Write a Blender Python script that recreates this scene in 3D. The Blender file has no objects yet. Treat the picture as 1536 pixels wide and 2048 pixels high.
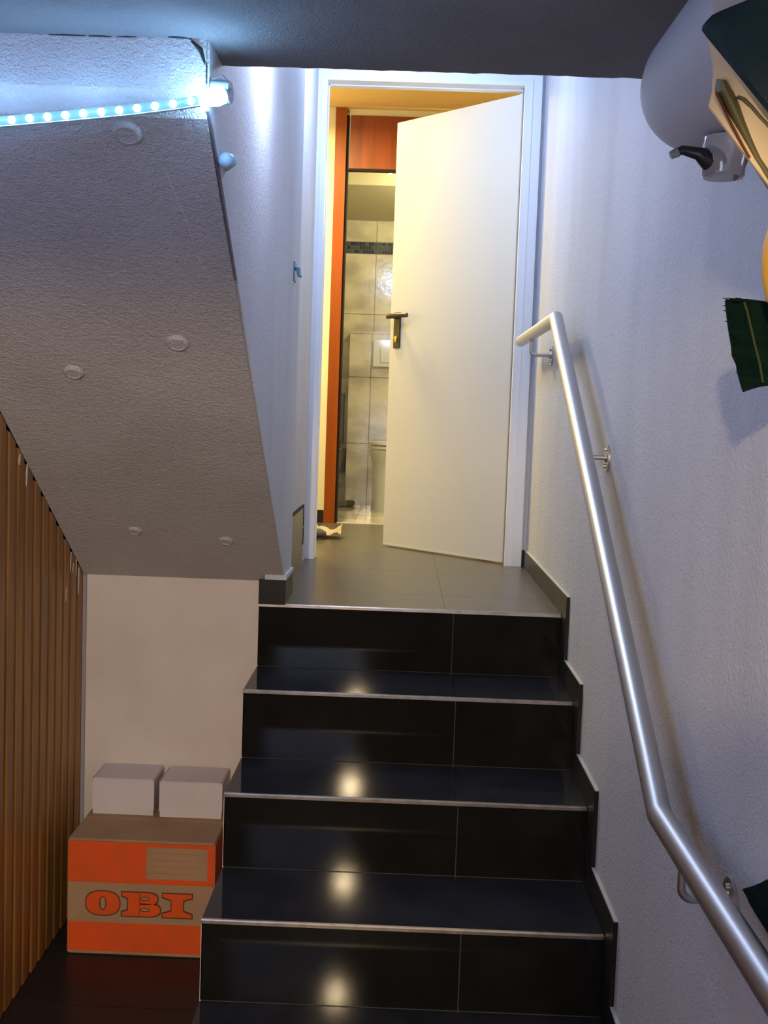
import bpy, bmesh, math, random
from mathutils import Vector, Matrix
random.seed(4)
C = bpy.context.scene.collection
SC = bpy.context.scene
PI = math.pi

# ------------------------------------------------------------------ camera
cam_d = bpy.data.cameras.new('camera'); cam = bpy.data.objects.new('camera', cam_d); C.objects.link(cam)
PITCH, YAW, ROLL = .0821, -.0139, .0353
cam_d.sensor_fit = 'VERTICAL'; cam_d.sensor_height = 24; cam_d.lens = 24 * 2300 / 2048
cam_d.clip_start = .02; cam_d.clip_end = 60
fwd = Vector((math.sin(YAW) * math.cos(PITCH), math.cos(YAW) * math.cos(PITCH), -math.sin(PITCH)))
rt0 = Vector((math.cos(YAW), -math.sin(YAW), 0)); up0 = rt0.cross(fwd)
# the photograph hangs clockwise: its camera was turned anticlockwise by ROLL
rt = rt0 * math.cos(ROLL) + up0 * math.sin(ROLL); up = up0 * math.cos(ROLL) - rt0 * math.sin(ROLL)
M = Matrix((rt, up, -fwd)).transposed().to_4x4(); M.translation = (.4424, -2.677, 1.4253)
cam.matrix_world = M
SC.camera = cam
# ------------------------------------------------------------------ world, exposure
wd = bpy.data.worlds.new('world'); SC.world = wd; wd.use_nodes = True
wd.node_tree.nodes['Background'].inputs[0].default_value = (.30, .36, .55, 1)
wd.node_tree.nodes['Background'].inputs[1].default_value = .02
SC.view_settings.view_transform = 'Standard'; SC.view_settings.look = 'None'
SC.view_settings.exposure = 0; SC.view_settings.gamma = 1; SC.view_settings.use_curve_mapping = False
# ------------------------------------------------------------------ lamps of the place, plus added helper lamps
def lamp(name, loc, power, col, radius, kind='POINT'):
    l = bpy.data.lights.new(name, kind); l.energy = power; l.color = col; l.shadow_soft_size = radius
    o = bpy.data.objects.new(name, l); o.location = loc; C.objects.link(o); return o
WARM_P, HALL_P, BATH_P, BEAD_S, STAIR_P, STAIR2_P, FILL_P, GLOW, GLOW_P = 250, 50, 24, 100, 10, 28, 11, 9, .40
lamp('cellar_light', (.17, -3.8, 1.95), WARM_P, (1, .76, .44), .035)
hl_ = lamp('hall_light', (-.16, 3.07, 3.02), HALL_P, (1, .80, .30), .1, 'AREA'); hl_.data.shape = 'DISK'; hl_.data.size = .34
lamp('added_stairwell_light', (.23, .10, 2.285), STAIR_P, (.55, .66, 1), .04)  # unseen blue lamp added above the slab to light the side walls
lamp('added_landing_light', (.30, 1.52, 2.79), STAIR2_P, (.42, .60, 1), .06)  # second blue lamp, added out of view to brighten the door frame
fl_ = lamp('room_fill_light', (-.05, -2.86, 1.25), FILL_P, (.58, .68, 1), .1, 'AREA'); fl_.data.size = .55; fl_.rotation_euler = (math.radians(97), 0, 0)  # soft bluish fill added behind the camera, no lamp of the room
lamp('bathroom_light', (.75, 4.40, 2.74), BATH_P, (1, .88, .44), .03)

# ------------------------------------------------------------------ materials
def mat(name, col, rough=.6, metal=0, bump=None, emis=None, es=1, vary=None, spec=.5, alpha=None, coat=0):
    m = bpy.data.materials.new(name); m.use_nodes = True
    nt = m.node_tree; b = nt.nodes['Principled BSDF']
    b.inputs['Base Color'].default_value = (*col, 1); b.inputs['Roughness'].default_value = rough
    b.inputs['Metallic'].default_value = metal; b.inputs['Specular IOR Level'].default_value = spec
    b.inputs['Coat Weight'].default_value = coat
    tc = nt.nodes.new('ShaderNodeTexCoord'); mp = nt.nodes.new('ShaderNodeMapping')
    nt.links.new(tc.outputs['Object'], mp.inputs[0])
    if vary:   # (scale, (sx,sy,sz), colour2, lo, hi, detail)
        sc, s3, c2, lo, hi, det = vary
        mp.inputs['Scale'].default_value = s3
        n = nt.nodes.new('ShaderNodeTexNoise'); n.inputs['Scale'].default_value = sc; n.inputs['Detail'].default_value = det
        r = nt.nodes.new('ShaderNodeValToRGB'); r.color_ramp.elements[0].position = lo; r.color_ramp.elements[1].position = hi
        r.color_ramp.elements[0].color = (*col, 1); r.color_ramp.elements[1].color = (*c2, 1)
        nt.links.new(mp.outputs[0], n.inputs['Vector']); nt.links.new(n.outputs[0], r.inputs[0]); nt.links.new(r.outputs[0], b.inputs['Base Color'])
    if bump:   # (scale, strength, distance, second scale)
        sc, st, di, s2 = bump
        n = nt.nodes.new('ShaderNodeTexNoise'); n.inputs['Scale'].default_value = sc; n.inputs['Detail'].default_value = 6; n.inputs['Roughness'].default_value = .65
        v = nt.nodes.new('ShaderNodeTexNoise'); v.inputs['Scale'].default_value = s2; v.inputs['Detail'].default_value = 3
        a = nt.nodes.new('ShaderNodeMath'); a.operation = 'MULTIPLY_ADD'; a.inputs[1].default_value = .7
        bu = nt.nodes.new('ShaderNodeBump'); bu.inputs['Strength'].default_value = st; bu.inputs['Distance'].default_value = di
        nt.links.new(tc.outputs['Object'], n.inputs['Vector']); nt.links.new(tc.outputs['Object'], v.inputs['Vector'])
        nt.links.new(v.outputs[0], a.inputs[0]); nt.links.new(n.outputs[0], a.inputs[2])
        nt.links.new(a.outputs[0], bu.inputs['Height']); nt.links.new(bu.outputs[0], b.inputs['Normal'])
    if emis:
        b.inputs['Emission Color'].default_value = (*emis, 1); b.inputs['Emission Strength'].default_value = es
    if alpha is not None:
        b.inputs['Transmission Weight'].default_value = alpha
    return m
PL = (.66, .65, .67)
M_wall = mat('white_plaster', PL, .75, bump=(75, .6, .008, 260), spec=.2, vary=(5, (1, 1, .25), (.60, .59, .61), .40, .72, 4))
M_wall_s = mat('smooth_plaster', (.68, .60, .54), .8, bump=(30, .15, .004, 140), vary=(4, (1, 1, 1), (.62, .54, .48), .4, .7, 3))
M_soff = mat('rough_soffit_plaster', (.60, .56, .54), .8, bump=(85, .85, .008, 260), spec=.15, vary=(3, (1, 1, 1), (.53, .49, .47), .4, .7, 4))
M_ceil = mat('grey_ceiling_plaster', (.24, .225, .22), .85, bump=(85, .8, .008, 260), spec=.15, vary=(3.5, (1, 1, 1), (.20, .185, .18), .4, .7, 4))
M_frame = mat('white_frame_paint', (.86, .86, .88), .45, bump=(20, .05, .003, 60))
M_door = mat('white_door_leaf', (.76, .73, .64), .35)
M_edge = mat('door_edge_seal', (.25, .21, .17), .6)  # dull brown strip on the hinge side of the frame
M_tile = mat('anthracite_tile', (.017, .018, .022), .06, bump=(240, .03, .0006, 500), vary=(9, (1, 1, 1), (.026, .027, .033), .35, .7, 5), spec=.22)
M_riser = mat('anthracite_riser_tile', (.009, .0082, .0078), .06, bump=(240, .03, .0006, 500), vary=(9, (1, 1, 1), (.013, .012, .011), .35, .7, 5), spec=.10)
M_nfloor = mat('dark_matt_floor_tile', (.013, .012, .011), .32, bump=(180, .1, .002, 420), vary=(9, (1, 1, 1), (.018, .017, .016), .35, .7, 5), spec=.3)
M_land = mat('landing_tile', (.085, .078, .066), .30, bump=(160, .10, .002, 420), vary=(5, (1.5, 6, 1), (.11, .10, .080), .35, .7, 5))
M_skirt = mat('skirting_tile', (.018, .015, .013), .35, bump=(160, .1, .002, 420), vary=(8, (1, 1, 1), (.028, .024, .020), .35, .7, 5), spec=.2)
M_grout = mat('grey_grout', (.075, .077, .085), .85)
M_alu = mat('brushed_nosing_metal', (.62, .56, .50), .32, 1, vary=(30, (1, 1, 1), (.42, .38, .34), .45, .75, 4))
M_steel = mat('brushed_stainless_steel', (.58, .57, .56), .42, 1, bump=(220, .06, .001, 500))
M_wood = mat('stained_spruce', (.36, .175, .042), .42, vary=(6, (5, 5, .35), (.21, .092, .022), .40, .72, 6), bump=(40, .1, .002, 160))
M_groove = mat('orange_varnished_groove', (.40, .12, .018), .45, vary=(5, (4, 4, .4), (.26, .07, .012), .4, .7, 5))
M_dark = mat('dark_gap', (.02, .012, .008), .9)
M_peel = mat('white_paint_smear', (.62, .60, .60), .8)
M_card = mat('brown_cardboard', (.40, .25, .14), .85, bump=(60, .1, .002, 200), vary=(7, (1, 1, 1), (.35, .21, .115), .4, .7, 4))
M_orange = mat('orange_print', (.80, .085, .004), .75, vary=(8, (1, 1, 1), (.62, .09, .008), .4, .7, 3))
M_outline = mat('dark_print_outline', (.11, .035, .012), .8)
M_white = mat('white_card', (.66, .60, .62), .8, vary=(9, (1, 1, 1), (.61, .56, .57), .4, .7, 3))
M_led = mat('led_hose_glow', (.05, .08, .10), .3, emis=(.26, .70, .92), es=.80, spec=.2)
M_bead = mat('led_bead', (1, 1, 1), .3, emis=(.27, .58, 1), es=BEAD_S)
M_chan = mat('milky_hose_back', (.55, .75, .85), .35)
M_grey = mat('grey_plastic', (.50, .49, .50), .6, bump=(30, .03, .002, 90))
M_cap = mat('blue_grey_cable_clip', (.40, .52, .62), .4)
M_black = mat('black_plastic', (.018, .016, .018), .35)
M_handle = mat('dark_bronze_lever', (.075, .060, .040), .38, .3)
M_brass = mat('brass_lock_cylinder', (.85, .60, .12), .3, 1)
M_cherry = mat('cherry_veneer', (.30, .065, .012), .42, vary=(3, (5, 5, .5), (.19, .038, .008), .38, .68, 6), spec=.3)
M_cherry2 = mat('orange_cherry_post', (.30, .068, .003), .45, vary=(3, (5, 5, .5), (.25, .052, .002), .38, .68, 6), spec=.2)
M_cream = mat('cream_hall_wall', (.78, .70, .48), .7, bump=(40, .2, .004, 160))
M_hceil = mat('ochre_hall_ceiling', (.86, .62, .30), .8, bump=(60, .3, .005, 200))
M_lampg = mat('glowing_lamp_glass', (1, 1, 1), .3, emis=(1, .93, .66), es=GLOW)
M_spot = mat('glowing_spot', (1, 1, 1), .3, emis=(1, .97, .90), es=9)
M_btile = mat('marbled_bath_tile', (.70, .66, .54), .12, vary=(4.5, (1, 1, 1.6), (.45, .42, .34), .42, .66, 7), bump=(14, .12, .004, 40))
M_bgrout = mat('bath_grout', (.30, .28, .22), .8)
M_mos_d = mat('dark_mosaic', (.012, .013, .022), .35)
M_mos_g = mat('olive_mosaic', (.07, .08, .045), .35)
M_ceram = mat('white_ceramic', (.74, .74, .74), .08, coat=.5)
M_bplas = mat('bath_plaster', (.50, .47, .37), .8)
M_bwhite = mat('bath_bulkhead_white', (.78, .76, .62), .7)
M_mat = mat('grey_bath_mat', (.20, .19, .16), .95, bump=(200, .6, .004, 400))
M_glass = mat('clear_glass', (.85, .88, .88), .06, alpha=.85)
M_chrome = mat('chrome', (.75, .76, .78), .1, 1)
M_tube = mat('grey_blue_brush_tube', (.22, .25, .26), .35)
M_towel = mat('beige_white_cloth', (.42, .37, .30), .95, bump=(150, .4, .003, 400))
M_green = mat('dark_green_velvet', (.004, .022, .020), .8, vary=(12, (1, 1, 1), (.006, .034, .036), .4, .7, 4), bump=(220, .5, .002, 500))
M_green2 = mat('dark_green_knit', (.002, .012, .008), .95, spec=.1, vary=(20, (1, 1, 6), (.004, .020, .012), .4, .7, 4), bump=(260, .8, .003, 500))
M_stitch = mat('yellow_green_stitch', (.030, .042, .005), .9)
M_satin = mat('cream_satin', (.66, .50, .27), .55, vary=(6, (1, 1, 1), (.60, .44, .23), .4, .7, 3))
M_olive = mat('olive_satin', (.15, .125, .050), .55, vary=(9, (1, 1, 1), (.10, .09, .04), .4, .7, 4))
M_rust = mat('rust_piping', (.35, .10, .02), .6)
M_yellow = mat('yellow_cloth', (.72, .36, .01), .6)

# ------------------------------------------------------------------ mesh helpers
def bx(bm, x0, x1, y0, y1, z0, z1, bev=0):
    r = bmesh.ops.create_cube(bm, size=1)
    bmesh.ops.scale(bm, vec=(abs(x1 - x0), abs(y1 - y0), abs(z1 - z0)), verts=r['verts'])
    bmesh.ops.translate(bm, vec=((x0 + x1) / 2, (y0 + y1) / 2, (z0 + z1) / 2), verts=r['verts'])
    if bev:
        es = {e for v in r['verts'] for e in v.link_edges}
        bmesh.ops.bevel(bm, geom=list(es), offset=bev, segments=2, affect='EDGES', clamp_overlap=True)
    return bm
def prism(bm, pts, axis, a, b):
    """pts: 2-D polygon; axis 'x': pts are (y,z); 'y': (x,z); 'z': (x,y)."""
    def P(u, v, t): return {'x': (t, u, v), 'y': (u, t, v), 'z': (u, v, t)}[axis]
    A = [bm.verts.new(P(u, v, a)) for u, v in pts]; B = [bm.verts.new(P(u, v, b)) for u, v in pts]
    fs = [bm.faces.new(A), bm.faces.new(B[::-1])]
    n = len(pts)
    for i in range(n): fs.append(bm.faces.new((A[i], B[i], B[(i + 1) % n], A[(i + 1) % n])))
    bmesh.ops.recalc_face_normals(bm, faces=fs)
    return bm
def tube(bm, path, r, seg=16, caps=True, mitre=True):
    path = [Vector(p) for p in path]; rings = []
    rr = r if isinstance(r, (list, tuple)) else [r] * len(path)
    ref = None
    for i, p in enumerate(path):
        d1 = (p - path[i - 1]).normalized() if i else (path[1] - p).normalized()
        d2 = (path[i + 1] - p).normalized() if i < len(path) - 1 else d1
        t = (d1 + d2).normalized()
        if ref is None:
            ref = Vector((1, 0, 0)) if abs(t.x) < .9 else Vector((0, 0, 1))
        u = (ref - t * ref.dot(t)).normalized(); v = t.cross(u); ref = u
        k = 1 / max(.3, t.dot(d1)) if mitre else 1
        ax = (d2 - d1)
        ring = []
        for j in range(seg):
            a = 2 * PI * j / seg
            w = u * math.cos(a) + v * math.sin(a)
            if ax.length > 1e-4 and k > 1.001:
                n = ax.normalized(); w = w + n * (w.dot(n) * (k - 1))
            ring.append(bm.verts.new(p + w * rr[i]))
        rings.append(ring)
    for A, B in zip(rings, rings[1:]):
        for j in range(seg): bm.faces.new((A[j], A[(j + 1) % seg], B[(j + 1) % seg], B[j]))
    if caps: bm.faces.new(rings[0][::-1]); bm.faces.new(rings[-1])
    return bm
def lathe(bm, prof, loc=(0, 0, 0), axis='z', seg=32, sx=1, sy=1):
    rings = []
    for r, h in prof:
        ring = []
        for j in range(seg):
            a = 2 * PI * j / seg; u = r * math.cos(a) * sx; v = r * math.sin(a) * sy
            q = {'z': (u, v, h), 'y': (u, h, v), 'x': (h, u, v)}[axis]
            ring.append(bm.verts.new(Vector(q) + Vector(loc)))
        rings.append(ring)
    for A, B in zip(rings, rings[1:]):
        for j in range(seg): bm.faces.new((A[j], A[(j + 1) % seg], B[(j + 1) % seg], B[j]))
    bm.faces.new(rings[0][::-1]); bm.faces.new(rings[-1])
    bmesh.ops.recalc_face_normals(bm, faces=bm.faces)
    return bm
def sheet(bm, grid, th, nrm):
    """grid of points [row][col] made into a sheet of thickness th towards nrm"""
    n = Vector(nrm).normalized() * th
    A = [[bm.verts.new(Vector(p)) for p in r] for r in grid]; B = [[bm.verts.new(Vector(p) + n) for p in r] for r in grid]
    R, K = len(grid), len(grid[0])
    for i in range(R - 1):
        for j in range(K - 1):
            bm.faces.new((A[i][j], A[i][j + 1], A[i + 1][j + 1], A[i + 1][j]))
            bm.faces.new((B[i][j], B[i + 1][j], B[i + 1][j + 1], B[i][j + 1]))
    edge = [(0, j) for j in range(K)] + [(i, K - 1) for i in range(1, R)] + [(R - 1, j) for j in range(K - 2, -1, -1)] + [(i, 0) for i in range(R - 2, 0, -1)]
    for (a, b), (c, d) in zip(edge, edge[1:] + edge[:1]): bm.faces.new((A[a][b], B[a][b], B[c][d], A[c][d]))
    bmesh.ops.recalc_face_normals(bm, faces=bm.faces)
    return bm
def obj(name, bm, m, parent=None, smooth=False):
    me = bpy.data.meshes.new(name); bm.to_mesh(me); bm.free()
    me.materials.append(m)
    if smooth:
        for p in me.polygons: p.use_smooth = True
        try: me.set_sharp_from_angle(angle=math.radians(38))
        except Exception: pass
    o = bpy.data.objects.new(name, me); C.objects.link(o)
    if parent:
        o.parent = parent
        q = parent; off = Vector((0, 0, 0))
        while q is not None: off += q.location; q = q.parent
        o.location = -off
    return o
def N(): return bmesh.new()
def tag(o, label, cat, group=None):
    o['label'] = label; o['category'] = cat
    if group: o['group'] = group
    return o
def thing(name, loc, label, cat, group=None):
    o = bpy.data.objects.new(name, None); o.location = loc; o.empty_display_size = .05; C.objects.link(o)
    return tag(o, label, cat, group)
def struct(name, bm, m, **k):
    o = obj(name, bm, m, **k); o['kind'] = 'structure'; return o

# ------------------------------------------------------------------ dimensions
d, h, w = .3234, .2042, .9704
L = 4 * h; F = -h
XR, XL, XP = .982, .08, -.57          # right wall, stair-side wall, panelled wall
YD, YB = 2.174, .995                   # door wall, back wall of the niche
ZS, YS, YE = 2.07, -.47, -.62          # slab underside, its far edge, top of the soffit
def soff(y): return .903 + .66 * (.97 - y)

# ------------------------------------------------------------------ structure
bm = N(); bx(bm, XR, XR + .15, -6.0, YD + .08, F, 3.2); struct('wall_right', bm, M_wall)
# upper flight: its side wall (prism) and the soffit plate below it
bm = N(); prism(bm, [(.97, .905), (1.2, .893), (1.2, 3.0), (YE + .012, 3.0), (YE + .012, soff(YE) + .02)], 'x', XP, XL)
wl = struct('wall_left', bm, M_wall)
bm = N(); bx(bm, XP - .6, .045, 1.2, YD, L - .2, 3.0); struct('wall_left_recess', bm, M_wall)
bm = N()
prism(bm, [(YB, soff(YB)), (YB, soff(YB) + .012), (YE + .012, soff(YE) + .02), (YE + .012, ZS), (YE, ZS), (YE - .004, soff(YE) + .03), (YE + .02, soff(YE + .02) )], 'x', XP, XL - .004)
so = struct('ceiling_soffit', bm, M_soff)
for (y, x, r) in ((-.569, -.072, .024), (-.053, -.076, .024), (.054, -.342, .022), (.726, -.346, .019), (.762, -.078, .020)):
    b = N(); lathe(b, [(r * 1.12, -.002), (r * 1.12, .002), (r * .96, .006), (r * .80, .0075), (r * .72, .0055), (.001, .0058)], seg=28)
    ang = math.atan(.66)
    # cap stands off the soffit, facing down and towards the viewer
    bmesh.ops.rotate(b, verts=b.verts, cent=(0, 0, 0), matrix=Matrix.Rotation(PI - ang, 3, 'X'))
    nrm = Vector((0, -.66, -1)).normalized()
    bmesh.ops.translate(b, verts=b.verts, vec=Vector((x, y, soff(y))) + nrm * .001)
    obj('bolt_cap', b, M_soff, so, True)
# fine raised plaster seam
b = N(); tube(b, [(-.02, -.5, soff(-.5) + .0005), (.0, -.40, soff(-.40)), (.012, -.28, soff(-.28) + .0005)], .0012, 6); obj('plaster_seam', b, M_wall, so)
# ceiling slab of the lower room (far edge is the dark line above the door)
bm = N()
pts = [(XP - .05, YS)] + [(XP + (XR - XP) * i / 90, YS + random.uniform(-.003, .003)) for i in range(1, 90)] + [(XR, YS), (XR, -6.0), (XP - .05, -6.0)]
prism(bm, pts, 'z', ZS, ZS + .22)
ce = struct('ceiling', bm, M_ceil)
# dark crack where slab and soffit meet, curling round into the corner
random.seed(11)
def crack(x0, x1, y0, y1, wd):
    g = []
    n = max(4, int(abs(x1 - x0) / .012))
    b = N(); up_, lo_ = [], []
    for i in range(n + 1):
        t = i / n; x = x0 + (x1 - x0) * t; y = y0 + (y1 - y0) * t
        k = wd * math.sin(PI * min(1, max(.04, t))) * random.uniform(.35, 1)
        up_.append((x, y - k)); lo_.append((x, y + k * .3))
    prism(b, up_ + lo_[::-1], 'z', ZS - .0015, ZS + .003)
    obj('crack', b, M_dark, ce)
for a in ((-.20, -.135, YE - .001, YE - .001, .004), (-.13, -.09, YE - .001, YE, .004), (-.08, -.045, YE - .002, YE - .002, .0035), (.01, .045, YE - .008, YE - .004, .007), (.045, .079, YE - .004, YE + .045, .012)):
    crack(*a)
b = N(); tube(b, [(.050, YE - .002, ZS - .004), (.066, YE - .001, ZS - .018), (.0755, YE + .001, ZS - .045), (.0775, YE + .001, ZS - .075)], [.002, .004, .003, .0015], 8); obj('crack', b, M_dark, wl)
# plaster joint along the soffit edge of the side wall
b = N(); prism(b, [(YE + .01, soff(YE) - .002), (YE + .38, soff(YE + .38) - .0005), (YE + .38, soff(YE + .38) + .0005), (YE + .01, soff(YE) + .012)], 'x', XL - .003, XL + .0012); obj('crack', b, mat('brown_joint', (.16, .12, .13), .9), wl)

# ceiling over the landing, wall with the door opening
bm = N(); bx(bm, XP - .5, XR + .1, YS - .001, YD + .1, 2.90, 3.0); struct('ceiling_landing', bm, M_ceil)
XF0, XF1, ZF = .0836, .8916, L + 1.979
bm = N(); bx(bm, -1.2, .05, YD, YD + .08, L - .2, 3.25); bx(bm, .96, 1.6, YD, YD + .08, L - .2, 3.25); bx(bm, .05, .96, YD, YD + .08, ZF + .05, 3.25)
struct('wall_far', bm, M_wall)
# back wall of the niche (pale pinkish, smooth) and the stair's flank
bm = N(); bx(bm, XP - .1, 0.0, YB, YB + .1, F, .91); struct('wall_niche', bm, M_wall_s)
bm = N()
prism(bm, [(-d, F), (-d, 0 - .012), (0, -.012), (0, h - .012), (d, h - .012), (d, 2 * h - .012), (2 * d, 2 * h - .012), (2 * d, 3 * h - .012), (3 * d, 3 * h - .012), (3 * d, L - .015), (YB, L - .015), (YB, F)], 'x', -.001, .003)
flank_bm = bm
# step in the side wall behind: tile panel with torn plaster round it
bm = N(); bx(bm, .045, .0505, 1.5, 1.975, L, L + .235); tp = struct('trim_1', bm, mat('grey_brown_tile', (.15, .135, .11), .35))
b = N(); bx(b, .045, .053, 1.5, 1.985, L + .235, L + .244); bx(b, .045, .053, 1.975, 1.985, L + .08, L + .236); obj('gap', b, M_dark, tp)
random.seed(3)
for k in range(12):
    zz = L + .01 + k * .013; yy = 1.985 + random.uniform(0, .035)
    b = N(); bmesh.ops.create_icosphere(b, subdivisions=2, radius=1, matrix=Matrix.Translation((.047, yy, zz)) @ Matrix.Diagonal((.006, random.uniform(.012, .03), .008, 1)))
    for v in b.verts: v.co += Vector((random.uniform(-.001, .001), random.uniform(-.003, .003), random.uniform(-.003, .003)))
    obj('plaster_flake', b, M_wall, tp)

# ------------------------------------------------------------------ floors
bm = N(); bx(bm, -1.2, XR + .3, -6.0, YB, F - .1, F - .009); flo = struct('floor', bm, M_grout)
y = .329
rows = [(.9945, .631), (.629, .3305), (.3285, .030), (.028, -.271), (-.273, -.572), (-.574, -.873)]
for (y1, y0) in rows:
    for (x0, x1) in ((XP, -.001), ):
        if y0 < -d: x1 = .40
        b = N(); bx(b, x0, x1, y0, y1, F - .009, F, .0008); obj('tile', b, M_nfloor, flo)
        if y0 < -d:
            b = N(); bx(b, .402, XR, y0, min(y1, -d - .02), F - .009, F, .0008); obj('tile', b, M_nfloor, flo)
b = N(); bx(b, XP, XR, -6.0, -.875, F - .009, F); obj('tile', b, M_nfloor, flo)
bm = N(); bx(bm, .0, 1.6, 3 * d + .03, 1.15, L - .1, L - .0014); bx(bm, -1.2, 1.6, 1.15, 3.83, L - .1, L - .0014); fl2 = struct('floor_landing', bm, mat('landing_grout', (.062, .056, .048), .7))
for (y0, y1) in ((3 * d + .006, 1.272), (1.2735, 1.8735), (1.875, 2.475), (2.4765, 3.0765), (3.078, 3.83)):
    for (x0, x1) in ((-1.1, -.002), (0.0, .598), (.5995, 1.2)):
        a0, a1 = x0, x1
        if y1 < 1.25:
            if x0 < -.5: continue
            a1 = min(a1, XR)
        elif y0 < 2.1: a0 = max(a0, .04 if x0 > -.5 else 9); a1 = min(a1, XR)
        if a1 <= a0: continue
        b = N(); bx(b, a0, a1, y0, y1, L - .0013, L, .0003); obj('tile', b, M_land, fl2)

# ------------------------------------------------------------------ the staircase
st = thing('staircase', (.48, -d, F), 'anthracite tiled staircase with silver step edges rising to the white door', 'stairs')
b = N(); prism(b, [(-d + .01, F), (-d + .01, -.012), (.01, -.012), (.01, h - .012), (d + .01, h - .012), (d + .01, 2 * h - .012), (2 * d + .01, 2 * h - .012), (2 * d + .01, 3 * h - .012), (3 * d + .01, 3 * h - .012), (3 * d + .01, L - .012), (3 * d + .02, F)], 'x', .004, w)
obj('stair_core', b, M_grout, st); obj('side_plaster', flank_bm, M_wall_s, st)
XJ = .626
for k in range(0, 5):
    y0 = (k - 1) * d; y1 = k * d; z = k * h
    if k < 4:
        for (a, c) in ((.0, XJ - .0015), (XJ + .0015, w)):
            b = N(); bx(b, a, c, y0 + .006, y1 - .0008, z - .010, z, .0007); obj('tread_tile', b, M_tile, st)
    for (a, c) in ((.0, XJ - .0015), (XJ + .0015, w)):
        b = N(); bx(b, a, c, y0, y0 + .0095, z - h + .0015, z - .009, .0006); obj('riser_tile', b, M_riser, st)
    b = N()
    prism(b, [(y0 - .0025, z - .0095), (y0 - .0025, z - .002), (y0 - .0005, z + .0008), (y0 + .0062, z + .0008), (y0 + .0062, z - .004), (y0 + .0015, z - .0095)], 'x', -.001, w - .002)
    obj('nosing_strip', b, M_alu, st)
# stepped skirting tiles along the right wall
bb = thing('stair_skirting', (XR, -d, F), 'stepped dark tile skirting climbing the right wall beside the stairs', 'skirting')
for k in range(0, 5):
    y0 = (k - 1) * d - .092; y1 = k * d - .0005 if k < 4 else YD - .002; z = k * h
    b = N()
    if k < 4: prism(b, [(y0, z - h + .0755 if k else F), (y0, z + .074), (y1, z + .074), (y1, z), (y0 + .092, z), (y0 + .092, z - h + .0755 if k else F)], 'x', w + .0005, XR)
    else: prism(b, [(y0, z - h + .0755), (y0, z + .070), (y1, z + .070), (y1, z), (y0 + .092, z), (y0 + .092, z - h + .0755)], 'x', w + .0005, XR)
    obj('skirting_tile', b, M_skirt, bb)
    b = N(); bx(b, w + .0025, XR, y0 + .002, y1 - .002, z + .0702 if k == 4 else z + .0742, z + (.0722 if k == 4 else .0762)); obj('grout_line', b, mat('pale_joint', (.5, .48, .45), .8) if k == 0 else bpy.data.materials['pale_joint'], bb)
# small skirting pieces at the landing
b = N(); bx(b, .0, XL, .962, .9705, L + .0015, L + .079, .0005); struct('baseboard_left', b, M_skirt)
b = N(); bx(b, XL - .003, XL + .006, .964, 1.2, L, L + .076, .0005); struct('baseboard_landing', b, M_skirt)
b = N(); bx(b, .001, XL, .9725, 1.199, L - .01, .893); struct('wall_left_plinth', b, M_wall)
b = N(); bx(b, .930, XR - .012, YD - .011, YD - .001, L, L + .070, .0005); struct('baseboard_door', b, M_skirt)
# white sliver of plaster at the foot of the side wall
b = N(); prism(b, [(.955, L + .080), (1.205, L + .077), (1.205, L + .090), (.955, L + .096)], 'x', .02, XL + .008); struct('trim_2', b, M_wall)

# ------------------------------------------------------------------ left wall of grooved boards
bm = N(); bx(bm, XP - .10, XP - .012, -6.0, YB, F, 3.0); wp = struct('wall_panelled', bm, M_dark)
pitch = .0724; y = YB
i = 0
while y > -2.9:
    y1 = y - .0022; y0 = y - pitch + .0022
    def zt(yy): return min(ZS, soff(yy)) if yy > YE else ZS
    zj = random.uniform(-.004, .0) - .001
    x0 = XP - .012; x1 = XP
    b = N()
    prof = [(x0, y0), (x1 - .006, y0), (x1 - .001, y0 + .007), (x1, y0 + .012), (x1, y1 - .019), (x1 - .007, y1 - .013), (x1 - .0075, y1), (x0, y1)]
    A = [b.verts.new((px, py, F + .002)) for px, py in prof]; B = [b.verts.new((px, py, zt(py) + zj)) for px, py in prof]
    n = len(prof); b.faces.new(A); b.faces.new(B[::-1])
    for j in range(n): b.faces.new((A[j], B[j], B[(j + 1) % n], A[(j + 1) % n]))
    bmesh.ops.recalc_face_normals(b, faces=b.faces)
    o = obj('board', b, M_wood, wp)
    # varnished bead lying in the rebate between two boards
    b = N()
    za, zb = F + .002, zt(y1) + zj
    tube(b, [(x1 - .0045, y1 - .0065, za), (x1 - .0045, y1 - .0065, zb - .003)], .0034, 8); obj('groove_bead', b, M_groove, wp, True)
    y -= pitch; i += 1
random.seed(21)
for (py, dz, ln, wd_) in ((.935, .01, .085, .006), (.905, .0, .05, .004), (.845, .01, .06, .005), (.80, .14, .045, .006), (.42, .0, .06, .009), (.36, .01, .03, .007), (.87, .03, .03, .005)):
    b = N(); zt_ = soff(py) - dz; pl = []; pr = []
    for k in range(8):
        t = k / 7; ww = wd_ * math.sin(PI * (t * .85 + .1)) * random.uniform(.6, 1)
        pl.append((py - ww - t * .006, zt_ - ln * t)); pr.append((py + ww - t * .006, zt_ - ln * t))
    prism(b, pl + pr[::-1], 'x', XP - .001, XP + .0009); obj('paint_smear', b, M_peel, wp)
b = N(); bx(b, XP - .002, XP + .010, YB - .0085, YB, F, soff(YB)); struct('trim_3', b, mat('grey_corner_bead', (.30, .29, .31), .7))

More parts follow.
